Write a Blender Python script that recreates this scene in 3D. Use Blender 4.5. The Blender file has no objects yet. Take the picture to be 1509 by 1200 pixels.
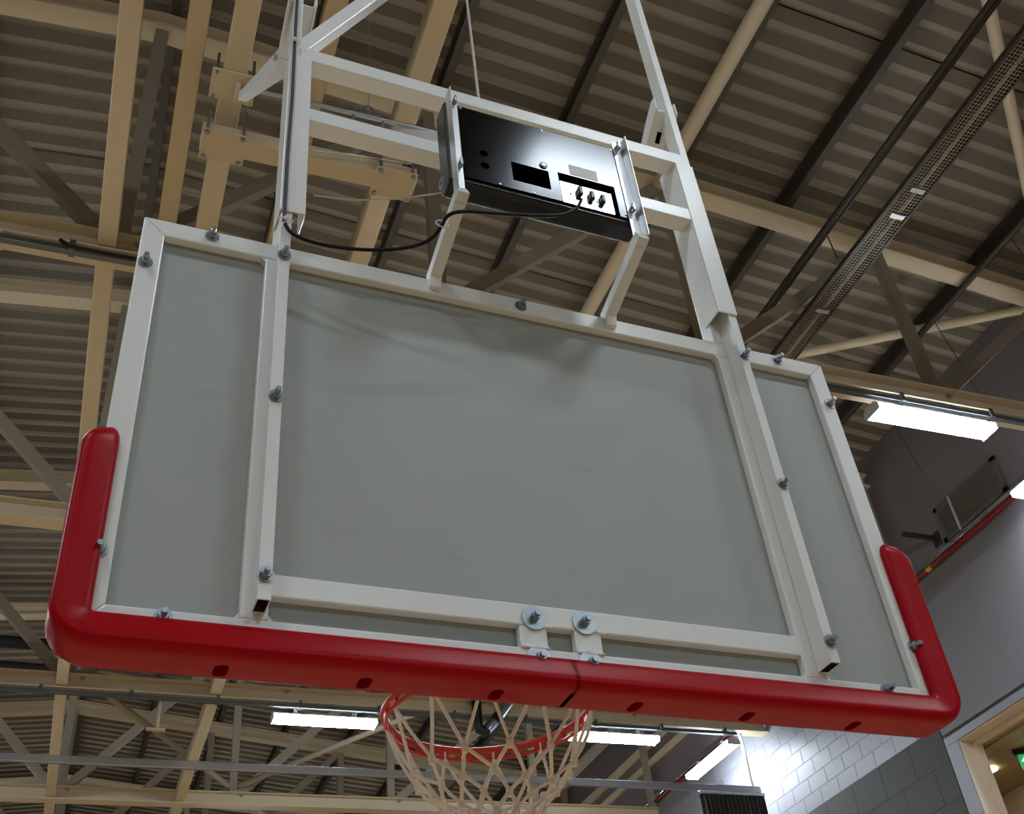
import bpy, math, random
from mathutils import Matrix, Vector
random.seed(7)

# ------------------------------------------------------------------ camera
F_PX, IW, IH = 1620.958, 1509, 1200
RW = ((0.9376350863, -0.3357739107, -0.0899795853),
      (0.1476131367, 0.6189337110, -0.7714476154),
      (0.3147233813, 0.7100541826, 0.6298986037))       # rows: right, down, forward
CW = Vector((-0.8409771, -1.7682095, 2.0028))
scn = bpy.context.scene
cam_d = bpy.data.cameras.new('camera')
cam = bpy.data.objects.new('camera', cam_d)
scn.collection.objects.link(cam)
r, d, f = (Vector(v) for v in RW)
m = Matrix((( r.x, -d.x, -f.x, CW.x), (r.y, -d.y, -f.y, CW.y), (r.z, -d.z, -f.z, CW.z), (0, 0, 0, 1)))
cam.matrix_world = m
cam_d.sensor_fit = 'HORIZONTAL'
cam_d.sensor_width = 36.0
cam_d.lens = F_PX * 36.0 / IW
cam_d.clip_start = 0.05
cam_d.clip_end = 200
scn.camera = cam

# ------------------------------------------------------------------ light and exposure
LAMP = 86.0                     # radiance of the fluorescent diffusers
wd = bpy.data.worlds.new('world'); scn.world = wd; wd.use_nodes = True
wd.node_tree.nodes['Background'].inputs[0].default_value = (0.02, 0.02, 0.022, 1)
wd.node_tree.nodes['Background'].inputs[1].default_value = 0.2
scn.view_settings.view_transform = 'Standard'
scn.view_settings.look = 'None'
scn.view_settings.gamma = 1
scn.view_settings.use_curve_mapping = False
scn.view_settings.exposure = 0.0

# ------------------------------------------------------------------ helpers
def wray(u, v):
    a = Vector(((u - IW / 2) / F_PX, (v - IH / 2) / F_PX, 1.0))
    return Vector((r.x * a.x + d.x * a.y + f.x, r.y * a.x + d.y * a.y + f.y, r.z * a.x + d.z * a.y + f.z))
def onz(u, v, z): q = wray(u, v); return CW + q * ((z - CW.z) / q.z)
def onx(u, v, x): q = wray(u, v); return CW + q * ((x - CW.x) / q.x)
def ony(u, v, y): q = wray(u, v); return CW + q * ((y - CW.y) / q.y)

def S(*c):                        # sRGB 0-255 -> linear
    return tuple(((x / 255) / 12.92 if x / 255 <= 0.04045 else ((x / 255 + 0.055) / 1.055) ** 2.4) for x in c)

def mat(name, rgb, rough=0.5, metal=0.0, var=0.06, scale=6.0, bump=0.0, bscale=120.0, emit=None, spec=0.5, coat=0.0):
    M = bpy.data.materials.new(name); M.use_nodes = True
    nt = M.node_tree; b = nt.nodes['Principled BSDF']
    b.inputs['Roughness'].default_value = rough
    b.inputs['Metallic'].default_value = metal
    b.inputs['Specular IOR Level'].default_value = spec
    b.inputs['Coat Weight'].default_value = coat
    c = S(*rgb)
    tc = nt.nodes.new('ShaderNodeTexCoord')
    no = nt.nodes.new('ShaderNodeTexNoise'); no.inputs['Scale'].default_value = scale; no.inputs['Detail'].default_value = 5
    nt.links.new(tc.outputs['Object'], no.inputs['Vector'])
    mx = nt.nodes.new('ShaderNodeMix'); mx.data_type = 'RGBA'
    mx.inputs['A'].default_value = (*[x * (1 - var) for x in c], 1)
    mx.inputs['B'].default_value = (*[min(1, x * (1 + var)) for x in c], 1)
    nt.links.new(no.outputs['Fac'], mx.inputs['Factor'])
    nt.links.new(mx.outputs['Result'], b.inputs['Base Color'])
    if bump:
        n2 = nt.nodes.new('ShaderNodeTexNoise'); n2.inputs['Scale'].default_value = bscale; n2.inputs['Detail'].default_value = 3
        nt.links.new(tc.outputs['Object'], n2.inputs['Vector'])
        bp = nt.nodes.new('ShaderNodeBump'); bp.inputs['Strength'].default_value = bump; bp.inputs['Distance'].default_value = 0.004
        nt.links.new(n2.outputs['Fac'], bp.inputs['Height']); nt.links.new(bp.outputs['Normal'], b.inputs['Normal'])
    if emit:
        b.inputs['Emission Color'].default_value = (*S(*emit[0]), 1)
        b.inputs['Emission Strength'].default_value = emit[1]
    return M

M = dict(
    white=mat('white_powder_coat', (232, 232, 230), 0.28, var=0.02, scale=20, bump=0.02),
    panel=mat('grey_board_back', (163, 166, 161), 0.55, var=0.05, scale=3, bump=0.03, bscale=60),
    red=mat('red_moulded_padding', (160, 2, 16), 0.33, spec=0.12, var=0.08, scale=9, bump=0.05, bscale=90),
    rim=mat('red_orange_rim_paint', (206, 50, 26), 0.3, var=0.06),
    zinc=mat('zinc_plated_steel', (170, 178, 184), 0.32, 1.0, var=0.15, scale=60),
    darkzinc=mat('dull_zinc', (158, 166, 172), 0.36, 1.0, var=0.15, scale=60),
    rubber=mat('black_cable_rubber', (10, 10, 11), 0.5, spec=0.25),
    black=mat('black_plastic', (13, 13, 14), 0.38, bump=0.05, bscale=300),
    hole=mat('black_void', (2, 2, 2), 0.9, var=0.0, spec=0.0),
    plate=mat('glossy_dark_metal_plate', (18, 19, 21), 0.14, 1.0, var=0.22, scale=5),
    steelplate=mat('bright_metal_plate', (205, 210, 216), 0.16, 1.0, var=0.12, scale=9),
    alu=mat('brushed_aluminium', (205, 206, 207), 0.34, 1.0, var=0.08, scale=12),
    sticker=mat('white_paper_sticker', (225, 232, 230), 0.6),
    cord=mat('off_white_net_cord', (240, 231, 220), 0.85, var=0.12, scale=60, bump=0.2, bscale=400),
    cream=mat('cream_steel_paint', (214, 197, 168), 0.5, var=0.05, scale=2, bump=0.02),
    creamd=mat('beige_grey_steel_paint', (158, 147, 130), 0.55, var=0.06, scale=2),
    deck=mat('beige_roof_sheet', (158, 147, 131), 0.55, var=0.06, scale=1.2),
    deckpan=mat('dark_deck_pan', (110, 100, 85), 0.65, var=0.07, scale=1.2),  # flat pans toned darker than the rib crowns and webs
    purlin=mat('galvanised_purlin', (84, 79, 69), 0.5, 0.3, var=0.2, scale=8),
    wall=mat('lilac_white_wall_paint', (122, 119, 124), 0.7, var=0.05, scale=1.5, bump=0.1, bscale=40),
    wallup=mat('mauve_grey_upper_wall', (118, 110, 112), 0.7, var=0.08, scale=0.8, bump=0.05),
    block=mat('painted_blockwork', (140, 140, 149), 0.45, var=0.06, scale=4, bump=0.25, bscale=50),
    grey=mat('grey_blockwork', (72, 72, 69), 0.75, var=0.08, scale=3, bump=0.2, bscale=60),
    reveal=mat('cream_door_reveal', (222, 206, 184), 0.55),
    wood=mat('pale_wood_plank', (178, 158, 122), 0.5, var=0.12, scale=3),
    floor=mat('maple_sports_floor', (206, 176, 134), 0.35, var=0.12, scale=2),
    lens=mat('lit_diffuser', (250, 250, 250), 0.5, var=0.0, emit=((233, 246, 255), LAMP)),
    down=mat('lit_downlight', (255, 244, 214), 0.5, var=0.0, emit=((255, 236, 196), 30.0)),
    exit=mat('lit_green_sign', (20, 150, 84), 0.5, var=0.0, emit=((24, 170, 96), 0.9)),
    exitw=mat('lit_white_pictogram', (240, 255, 245), 0.5, var=0.0, emit=((235, 255, 242), 1.0)),
    housing=mat('light_grey_fixture_housing', (196, 198, 200), 0.4),
    gled=mat('green_indicator', (30, 170, 60), 0.4, var=0, emit=((40, 200, 80), 0.8)),
    trunk=mat('grey_steel_trunking', (112, 116, 120), 0.35, 0.7, var=0.1),
    rail=mat('aluminium_track', (210, 212, 218), 0.2, 0.9, var=0.08),
    pipe=mat('dark_brown_pipe', (58, 50, 42), 0.4, 0.2, var=0.12),
    heat=mat('heater_reflector', (74, 66, 54), 0.5, 0.3, var=0.15),
    mesh=mat('dark_wire_mesh', (176, 166, 148), 0.45, 0.2),
    redpipe=mat('red_fire_pipe', (130, 22, 16), 0.45, var=0.15),
    yellow=mat('yellow_tag', (200, 160, 30), 0.5),
    louver=mat('grey_louver', (96, 92, 86), 0.6),
    duct=mat('black_curtain_fabric', (22, 20, 19), 0.8),
    netg=mat('dark_grey_netting', (62, 61, 60), 0.7, var=0.5, scale=60),
    bore=mat('raw_steel_bore', (58, 48, 44), 0.7),
    wire=mat('steel_wire', (190, 184, 172), 0.4, 0.5),
)

def scuffs(m_):
    nt = m_.node_tree; b = nt.nodes['Principled BSDF']; src = b.inputs['Base Color'].links[0].from_socket
    tc = nt.nodes.new('ShaderNodeTexCoord'); mp = nt.nodes.new('ShaderNodeMapping'); mp.inputs['Scale'].default_value = (2.2, 1, 7.0); mp.inputs['Location'].default_value = (3.3, 0, 1.7)
    no = nt.nodes.new('ShaderNodeTexNoise'); no.inputs['Scale'].default_value = 1.6; no.inputs['Detail'].default_value = 4; no.inputs['Distortion'].default_value = .8
    rp = nt.nodes.new('ShaderNodeValToRGB'); rp.color_ramp.elements[0].position = .64; rp.color_ramp.elements[0].color = (1, 1, 1, 1); rp.color_ramp.elements[1].position = .74; rp.color_ramp.elements[1].color = (.93, .93, .93, 1)
    mx = nt.nodes.new('ShaderNodeMix'); mx.data_type = 'RGBA'; mx.blend_type = 'MULTIPLY'; mx.inputs['Factor'].default_value = 1
    nt.links.new(tc.outputs['Object'], mp.inputs['Vector']); nt.links.new(mp.outputs['Vector'], no.inputs['Vector']); nt.links.new(no.outputs['Fac'], rp.inputs['Fac'])
    nt.links.new(src, mx.inputs['A']); nt.links.new(rp.outputs['Color'], mx.inputs['B']); nt.links.new(mx.outputs['Result'], b.inputs['Base Color'])
scuffs(M['panel'])

class MB:
    """collects geometry for one mesh object"""
    def __init__(s): s.v = []; s.f = []; s.sm = False
    def add(s, vs, fs):
        o = len(s.v); s.v += [tuple(p) for p in vs]; s.f += [tuple(i + o for i in q) for q in fs]; return s
    def box(s, x0, x1, y0, y1, z0, z1):
        return s.add([(x0,y0,z0),(x1,y0,z0),(x1,y1,z0),(x0,y1,z0),(x0,y0,z1),(x1,y0,z1),(x1,y1,z1),(x0,y1,z1)],
                     [(0,3,2,1),(4,5,6,7),(0,1,5,4),(1,2,6,5),(2,3,7,6),(3,0,4,7)])
    def prism(s, poly, axis, a, b):
        """extrude a polygon along axis; poly points are the other two coords in order"""
        def P(p, t): return {'x': (t, p[0], p[1]), 'y': (p[0], t, p[1]), 'z': (p[0], p[1], t)}[axis]
        n = len(poly)
        return s.add([P(p, a) for p in poly] + [P(p, b) for p in poly],
                     [tuple(range(n))[::-1], tuple(range(n, 2*n))] + [(i, (i+1) % n, n+(i+1) % n, n+i) for i in range(n)])
    def rings(s, rings, closed=False, caps=True):
        n = len(rings[0]); k = len(rings); vs = [p for q in rings for p in q]; fs = []
        for i in range(k if closed else k-1):
            a = i*n; b = ((i+1) % k)*n
            for j in range(n): fs.append((a+j, a+(j+1) % n, b+(j+1) % n, b+j))
        if caps and not closed: fs += [tuple(range(n))[::-1], tuple(range((k-1)*n, k*n))]
        return s.add(vs, fs)
    def bar(s, a, b, w, h=None, up=(0,0,1)):
        """rectangular bar a->b; w = size across, h = size along up"""
        a = Vector(a); b = Vector(b); h = h or w; t = (b-a).normalized(); up = Vector(up)
        if abs(t.dot(up)) > 0.98: up = Vector((0,1,0))
        x = t.cross(up).normalized()*(w/2); y = x.cross(t).normalized()*(h/2)
        return s.rings([[p-x-y, p+x-y, p+x+y, p-x+y] for p in (a, b)])
    def tube(s, pts, rad, n=8, closed=False):
        s.sm = True
        pts = [Vector(p) for p in pts]; R = []; k = len(pts); prev = None
        for i, p in enumerate(pts):
            if closed: t = pts[(i+1) % k]-pts[i-1]
            else: t = pts[min(i+1, k-1)]-pts[max(i-1, 0)]
            t.normalize()
            if prev is None: u = t.cross(Vector((0,0,1)) if abs(t.z) < .9 else Vector((0,1,0))).normalized()
            else: u = (prev-t*prev.dot(t)).normalized()
            prev = u; w = t.cross(u)
            R.append([p+u*math.cos(2*math.pi*j/n)*rad+w*math.sin(2*math.pi*j/n)*rad for j in range(n)])
        return s.rings(R, closed)
    def cyl(s, a, b, rad, n=12): return s.tube([a, b], rad, n)
    def ball(s, c, rad, n=8, m=5):
        s.sm = True; c = Vector(c); vs = []; fs = []
        for i in range(m+1):
            th = math.pi*i/m
            for j in range(n):
                ph = 2*math.pi*j/n; vs.append(c+Vector((math.sin(th)*math.cos(ph), math.sin(th)*math.sin(ph), math.cos(th)))*rad)
        for i in range(m):
            for j in range(n): fs.append((i*n+j, (i+1)*n+j, (i+1)*n+(j+1) % n, i*n+(j+1) % n))
        return s.add(vs, fs)
    def mesh(s, name, off=(0,0,0)):
        me = bpy.data.meshes.new(name); o = Vector(off)
        me.from_pydata([Vector(p)-o for p in s.v], [], s.f); me.validate(); me.update()
        if s.sm:
            for p in me.polygons: p.use_smooth = True
        return me

COL = scn.collection
def link(name, data, parent=None):
    o = bpy.data.objects.new(name, data); COL.objects.link(o)
    if parent: o.parent = parent
    return o
def part(name, mb, m_, parent=None, off=(0,0,0), bevel=0, seg=2, smooth_angle=None, label=None, kind=None):
    me = mb if isinstance(mb, bpy.types.Mesh) else mb.mesh(name, off)
    if not me.materials: me.materials.append(M[m_])
    o = link(name, me, parent)
    if bevel:
        b = o.modifiers.new('bevel', 'BEVEL'); b.width = bevel; b.segments = seg; b.limit_method = 'ANGLE'; b.angle_limit = math.radians(40)
    if not isinstance(mb, bpy.types.Mesh) and mb.sm:
        me.set_sharp_from_angle(angle=math.radians(38))
    if label: o['label'] = label
    if kind: o['kind'] = kind
    return o
def tag(o, label=None, cat=None, group=None, kind=None):
    if label: o['label'] = label
    if cat: o['category'] = cat
    if group: o['group'] = group
    if kind: o['kind'] = kind
    return o
def thing(name, label, cat, loc, rz=0.0, group=None):
    o = link(name, None); o.location = loc; o.rotation_euler = (0, 0, rz); o.empty_display_size = 0.1
    return tag(o, label, cat, group)
def struct(name, mb, m_): return tag(part(name, mb, m_), kind='structure')
ORD = ['first', 'second', 'third', 'fourth', 'fifth', 'sixth', 'seventh', 'eighth', 'ninth']

# ------------------------------------------------------------------ the hall
XR, XL, XRIDGE = 9.18, -11.58, -1.2
YF, YB = -13.0, 31.5
SL = 0.11                                   # roof slope
ZB, S0, Y1 = 8.6, 3.879, 4.68               # truss bottom, spacing, first truss
def ztop(x): return 11.78 - SL*abs(x-XRIDGE)          # underside of the top chord
def zdeck(x): return ztop(x) + 0.50
TY = lambda k: Y1 + S0*(k-1)                # truss k = 1 is the nearest one in view

struct('floor', MB().box(XL-.3, XR+3.2, YF-.3, YB+.3, -0.2, 0.0), 'floor')
struct('wall_left', MB().box(XL-.25, XL, YF, YB, 0, zdeck(XL)), 'wall')
struct('wall_front', MB().box(XL-.25, XR+.25, YF-.25, YF, 0, 12.5), 'grey')
struct('wall_back', MB().box(XL-.25, XR+.25, YB, YB+.25, 0, 12.5), 'wall')

# right wall: opening y 4.2..8.45, z 4.0..6.87
OY0, OY1, OZ0, OZ1 = 3.0, 8.54, 3.6, 6.87
wr = struct('wall_right', MB().box(XR, XR+.3, YF, YB, OZ1, 8.95).box(XR, XR+.3, OY1, YB, 0, OZ1)
            .box(XR, XR+.3, YF, OY0, 0, OZ1).box(XR, XR+.3, OY0, OY1, 0, OZ0), 'wall')
part('upper_wall_panel', MB().box(XR-.004, XR+.3, YF, YB, 8.95, zdeck(XR)), 'wallup', wr, label='mauve grey upper wall lining under the roof')
# painted block courses between the wall base and the truss
part('mortar_bed', MB().box(XR-.008, XR, 8.785, 17.5, 7.155, 8.94), 'block', wr)
part('mortar_bed', MB().box(XR-.008, XR, 8.785, 13.6, 5.3, 7.15), 'grey', wr)
blk = {}
def block(kind, y0, y1, z0, z1, m_, name):
    key = (round(y1-y0, 3), round(z1-z0, 3), m_)
    if key not in blk:
        blk[key] = MB().box(-.012, .004, 0, y1-y0, 0, z1-z0).mesh(name)
    o = part(name, blk[key], m_, wr); o.location = (XR, y0, z0)
    b = o.modifiers.new('bevel', 'BEVEL'); b.width = .004; b.segments = 1
CO = 0.223
for c in range(8):
    z0 = 7.16 + c*CO
    if z0+CO > 8.94: break
    for i in range(22):
        y0 = 8.785 + i*0.447 - (0.223 if c % 2 and i else 0)
        if y0 > 17.3: break
        block('w', y0, y0+(.2235 if c % 2 and not i else .447)-.004, z0, z0+CO-.004, 'block', 'block')
for c in range(4):
    z0 = 7.15 - (c+1)*0.44
    for i in range(8):
        y0 = 8.785 + i*0.66 - (0.33 if c % 2 and i else 0)
        if y0 > 13.4: break
        block('g', y0, y0+(.33 if c % 2 and not i else .66)-.005, z0, z0+.44-.005, 'grey', 'grey_block')
# opening: lilac architrave, cream reveal, ledge
tag(part('trim_1', MB().box(XR-.02, XR, OY1, OY1+.225, OZ0, OZ1).box(XR-.02, XR, OY0, OY1+.225, OZ1, OZ1+.10), 'block', bevel=.004), kind='structure')
tag(part('trim_2', MB().box(XR-.045, XR-.002, OY0, OY1+.2, OZ1+.13, OZ1+.20), 'wall', bevel=.004), kind='structure')
tag(part('trim_3', MB().box(XR-.005, XR+.20, OY1-.012, OY1+.0, OZ0, OZ1).box(XR-.005, XR+.20, OY0, OY1-.012, OZ1-.012, OZ1-.002)
         .box(XR+.20, XR+.31, OY1-.04, OY1+.02, OZ0, OZ1).box(XR+.20, XR+.31, OY0, OY1-.04, OZ1-.05, OZ1-.0), 'reveal', bevel=.004), kind='structure')
# corridor behind the opening
ct = struct('ceiling_corridor', MB().box(XR+.3, XR+3.2, OY0, 12.2, OZ1-.02, OZ1+.1), 'wood')
for i in range(6):
    x0 = XR+.47+i*.235
    part('plank', MB().box(x0, x0+.229, OY0+.02, 12.1, OZ1-.045, OZ1-.02), 'wood', ct, bevel=.003)
struct('wall_corridor', MB().box(11.1, 11.3, OY0, 12.2, OZ0, OZ1).box(XR+.3, 11.1, 12.1, 12.3, OZ0, OZ1), 'reveal')
struct('floor_corridor', MB().box(XR, 11.3, OY0, 12.3, OZ0-.15, OZ0), 'floor')

# ------------------------------------------------------------------ roof deck, sheet by sheet
roof = struct('ceiling', MB().box(XRIDGE-.08, XRIDGE+.08, YF, YB, zdeck(XRIDGE)+.045, zdeck(XRIDGE)+.07), 'deck')
PIT = 0.2582
def sheet_mesh(x0, x1, n, gap):
    mb = MB(); prof = []
    for i in range(n):
        y = i*PIT
        prof += [(y, 0), (y+.148, 0), (y+.164, .026), (y+.2422, .026)]
    prof.append((n*PIT-gap, 0))
    a = [(x0, y, zdeck(x0)+z) for y, z in prof]; b = [(x1, y, zdeck(x1)+z) for y, z in prof]; k = len(prof)
    t = [(p[0], p[1], p[2]+.012) for p in a+b]
    mb.add(a+b+t, [(i, i+1, k+i+1, k+i) for i in range(k-1)] + [(2*k+i, 3*k+i, 3*k+i+1, 2*k+i+1) for i in range(k-1)])
    me = mb.mesh('roof_sheet'); me.materials.append(M['deck']); me.materials.append(M['deckpan'])
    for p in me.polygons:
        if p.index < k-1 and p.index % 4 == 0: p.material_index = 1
    return me
W4 = 4*PIT
sh = {}
y = 2.6 - 16*W4; i = 0
while y < YB - .5:
    for side in (0, 1):
        dark = (i % 4 == 3)
        key = (side, dark)
        if key not in sh:
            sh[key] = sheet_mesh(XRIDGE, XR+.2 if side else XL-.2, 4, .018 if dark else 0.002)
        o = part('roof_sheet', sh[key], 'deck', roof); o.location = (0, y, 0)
    y += W4; i += 1
struct('ceiling_membrane', MB().prism([(XL-.3, zdeck(XL-.3)+.07), (XRIDGE, zdeck(XRIDGE)+.08), (XR+.3, zdeck(XR+.3)+.07), (XR+.3, zdeck(XR+.3)+.2), (XRIDGE, zdeck(XRIDGE)+.25), (XL-.3, zdeck(XL-.3)+.2)], 'y', YF-.2, YB+.2), 'pipe')

# ------------------------------------------------------------------ purlins
pur = {}
xs = [-1.15, 0.22, 1.55, 2.9, 4.24, 5.62, 6.92, 8.22]
pl = [(x, 1) for x in xs] + [(-2.80-1.36*i, -1) for i in range(6)]
for n, (x, sg) in enumerate(pl):
    mb = MB(); zt = -.003; dpt = .235; t = .008; w = .085
    if not pur:
        mb.box(w-t, w, YF+.02, YB-.02, -dpt, zt).box(0, w-t, YF+.02, YB-.02, -dpt, -dpt+t).box(0, w-t, YF+.02, YB-.02, zt-t, zt).box(0, t, YF+.02, YB-.02, -dpt+t, -dpt+.03)
        pur[0] = mb.mesh('steel_purlin')
    o = part('steel_purlin', pur[0], 'purlin'); o.location = (x, 0, min(zdeck(x), zdeck(x+w)))
    if sg > 0: lab = 'dark channel purlin under the roof sheets, ' + ('at the ridge' if n == 0 else ORD[n-1]+' one right of the ridge')
    else: lab = 'dark channel purlin under the roof sheets, ' + ORD[n-8]+' one left of the ridge'
    tag(o, lab, 'purlin', 'roof purlins')

# ------------------------------------------------------------------ trusses
def ibeam(x0, x1, z0f, dpt=.21, w=.21, t=.016, mb=None):
    """I section running in x, underside height given by z0f(x)"""
    mb = mb or MB()
    za, zb = z0f(x0), z0f(x1)
    def slab(y0, y1, lo, hi):
        mb.add([(x0,y0,za+lo),(x1,y0,zb+lo),(x1,y1,zb+lo),(x0,y1,za+lo),(x0,y0,za+hi),(x1,y0,zb+hi),(x1,y1,zb+hi),(x0,y1,za+hi)],
               [(0,3,2,1),(4,5,6,7),(0,1,5,4),(1,2,6,5),(2,3,7,6),(3,0,4,7)])
    slab(-w/2, w/2, 0, t); slab(-w/2, w/2, dpt-t, dpt); slab(-.006, .006, t, dpt-t)
    return mb
PAN = 2.647
nodes = [XRIDGE + PAN*i for i in range(-4, 5)]
nodes[-1] = XR-.12; nodes[0] = XL+.12
tm = {}
tm['bot'] = ibeam(XL+.02, XR-.02, lambda x: ZB).mesh('bottom_chord')
tm['tr'] = ibeam(XRIDGE, XR-.02, ztop).mesh('top_chord')
tm['tl'] = ibeam(XL+.02, XRIDGE, ztop).mesh('top_chord')
webs = []
for i, x in enumerate(nodes):
    webs.append(('vertical_strut', MB().box(x-.06, x+.06, -.05, .05, ZB+.2, ztop(x)+.01).mesh('vertical_strut')))
for i in range(4, 8):
    webs.append(('diagonal_strut', MB().bar((nodes[i]+.1, 0, ZB+.2), (nodes[i+1]-.06, 0, ztop(nodes[i+1])-.02), .10, .13).mesh('diagonal_strut')))
    j = 8-i
    webs.append(('diagonal_strut', MB().bar((nodes[j]-.1, 0, ZB+.2), (nodes[j-1]+.06, 0, ztop(nodes[j-1])-.02), .10, .13).mesh('diagonal_strut')))
spl = MB().box(-3.6, -2.02, -.1, .1, ZB-.016, ZB).mesh('splice_plate')
sbm = MB().cyl((0, 0, -.014), (0, 0, 0), .022, 6).mesh('splice_bolt')
spw = MB().box(-3.6, -2.02, -.1, .1, ZB+.016, ZB+.03).mesh('splice_plate')
TL = {-3: 'rearmost cream steel roof truss, behind the viewer', -2: 'second rearmost cream steel roof truss, behind the viewer', -1: 'cream steel roof truss just behind the viewer', 0: 'cream steel roof truss overhead, just behind the first one in view',
      1: 'nearest cream steel roof truss, crossing behind the top of the backboard', 2: 'second cream steel roof truss, crossing behind the middle of the backboard',
      3: 'third cream steel roof truss, just below the red padding', 4: 'fourth cream steel roof truss, along the bottom of the photo',
      5: 'fifth cream steel roof truss, its pitched top chord seen below the padding', 6: 'sixth and farthest cream steel roof truss'}
for k in range(-3, 7):
    t = thing('roof_truss', TL[k], 'truss', (0, TY(k)-(.6 if k == 0 else 0), 0), group='roof trusses')
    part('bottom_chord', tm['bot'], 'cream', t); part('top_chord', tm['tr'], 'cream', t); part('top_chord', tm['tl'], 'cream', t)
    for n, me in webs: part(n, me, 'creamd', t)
    p = part('splice_plate', spl, 'cream', t)
    if 1 <= k <= 4:
        for i in range(8):
            for yy in (-.055, .055): o = part('splice_bolt', sbm, 'cream', p); o.location = (-3.45+i*.19, yy, ZB-.016)
    part('splice_plate', spw, 'cream', t)

# roof bracing tubes and the round tie tube
def beam(name, mb, m_, label, cat, group=None, bevel=0):
    return tag(part(name, mb, m_, bevel=bevel), label, cat, group)
beam('bracing_tube', MB().cyl((XR-.1, TY(1)-.16, ztop(9.1)+.12), (4.6, TY(0)-.45, ztop(4.6)+.12), .062, 14), 'cream', 'round cream bracing tube slanting beside the mesh heater at the top right', 'tube', 'roof bracing tubes')
beam('bracing_tube', MB().cyl((XR-.1, TY(1)+.16, ztop(9.1)+.12), (4.4, TY(2)-.14, ztop(4.4)+.12), .062, 14), 'cream', 'round cream bracing tube above the lit fixture at the right', 'tube', 'roof bracing tubes')
beam('tie_tube', MB().cyl((4.03, YF+.1, 11.18), (4.03, TY(1)-.02, 11.18), .085, 18).cyl((4.03, TY(1)+.02, 11.18), (4.03, TY(3), 11.18), .085, 18), 'cream', 'thick round cream tie tube running under the roof right of the scoreboard', 'tube')
for k in (3, 4, 5):
    for q, (xa, xb) in enumerate(((nodes[4], nodes[5]), (nodes[5], nodes[6]))):
        a = (xa+.1, TY(k)+.13, ZB+.30) if (k+q) % 2 else (xa+.1, TY(k+1)-.13, ZB+.30)
        b = (xb-.1, TY(k+1)-.13, ZB+.30) if (k+q) % 2 else (xb-.1, TY(k)+.13, ZB+.30)
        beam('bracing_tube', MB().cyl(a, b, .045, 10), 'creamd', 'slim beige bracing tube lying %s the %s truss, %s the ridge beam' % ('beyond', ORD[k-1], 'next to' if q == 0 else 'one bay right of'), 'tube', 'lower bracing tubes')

# longitudinal beams
beam('tie_beam', MB().box(-1.36, -1.22, YF+.05, YB-.05, ZB+.03, ZB+.19), 'cream', 'long cream box beam at the far left, running under the ridge', 'beam', 'cream ceiling beams', .006)
beam('tie_beam', MB().box(.555, .705, YF+.05, YB-.05, ZB+.03, ZB+.25), 'cream', 'deep cream box beam behind the top left of the scoreboard', 'beam', 'cream ceiling beams', .006)
beam('hoist_beam', MB().box(-.945, -.805, -3.2, TY(1)+.08, ZB+.22, ZB+.36), 'cream', 'cream hoist beam just right of the far-left ridge beam', 'beam', 'cream hoist beams', .006)
beam('hoist_beam', MB().box(-.665, -.505, -3.2, TY(1)+.08, ZB+.03, ZB+.2), 'cream', 'cream hoist beam with bolted clamps left of the white mast', 'beam', 'cream hoist beams', .006)
beam('hoist_beam', MB().box(-.09, .05, -3.2, TY(1)+.08, ZB+.22, ZB+.36), 'cream', 'cream hoist beam behind the slanted white brace', 'beam', 'cream hoist beams', .006)
# cross beam with clamps
cy = 3.2
cb = thing('hoist_cross_beam', 'cream cross beam clamped under the hoist beams behind the white mast', 'beam', (0, cy, 8.38))
part('beam_body', MB().box(-.74, .79, -.075, .075, 0, .13), 'cream', cb, bevel=.004)
for xc in (-.585, .63):
    part('clamp_plate', MB().box(xc-.15, xc+.15, -.13, .13, -.012, 0), 'cream', cb, bevel=.002)
    for sx in (-.12, .12):
        for sy in (-.105, .105):
            bo = part('clamp_bolt', MB().cyl((xc+sx, sy, -.035), (xc+sx, sy, .30), .010, 8), 'darkzinc', cb)
            part('nut', MB().cyl((xc+sx, sy, -.03), (xc+sx, sy, -.012), .02, 6), 'darkzinc', bo)
c2 = thing('clamp_bracket', 'bolted cream clamp plate where the white stay meets the hoist beam', 'bracket', (-.585, 2.87, 8.6))
part('plate', MB().box(-.15, .15, -.12, .12, .012, .028), 'cream', c2, bevel=.002)
part('lug', MB().box(.02, .05, -.05, .05, -.09, .012), 'cream', c2, bevel=.003); part('lug', MB().box(.09, .12, -.05, .05, -.09, .012), 'cream', c2, bevel=.003)
for sx in (-.12, .12):
    for sy in (-.1, .1): part('clamp_bolt', MB().cyl((sx, sy, -.02), (sx, sy, .22), .010, 8), 'darkzinc', c2)
# drum shaft, chain and cables
sh_ = thing('hoist_shaft', 'shiny steel hoist shaft behind the white rails', 'shaft', (-.5, 2.63, 8.30))
part('shaft', MB().cyl((0, 0, 0), (1.75, .0, 0), .018, 12), 'zinc', sh_)
ba = part('shackle', MB().tube([(.80+.035*math.cos(a), 0, .075+.04*math.sin(a)) for a in [i*math.pi/8 for i in range(16)]], .008, 6, True), 'zinc', sh_)
part('saddle', MB().box(.72, .88, -.02, .02, .012, .03), 'zinc', sh_); part('saddle_bolt', MB().cyl((.70, 0, -.06), (.70, 0, .05), .008, 6).cyl((.90, 0, -.06), (.90, 0, .05), .008, 6), 'darkzinc', sh_)
beam('suspension_wire', MB().cyl((.303, 2.63, 8.42), (.36, 2.63, 11.9), .004, 6), 'wire', 'thin far suspension wire above the shackle on the hoist shaft', 'wire', 'wires')
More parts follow.
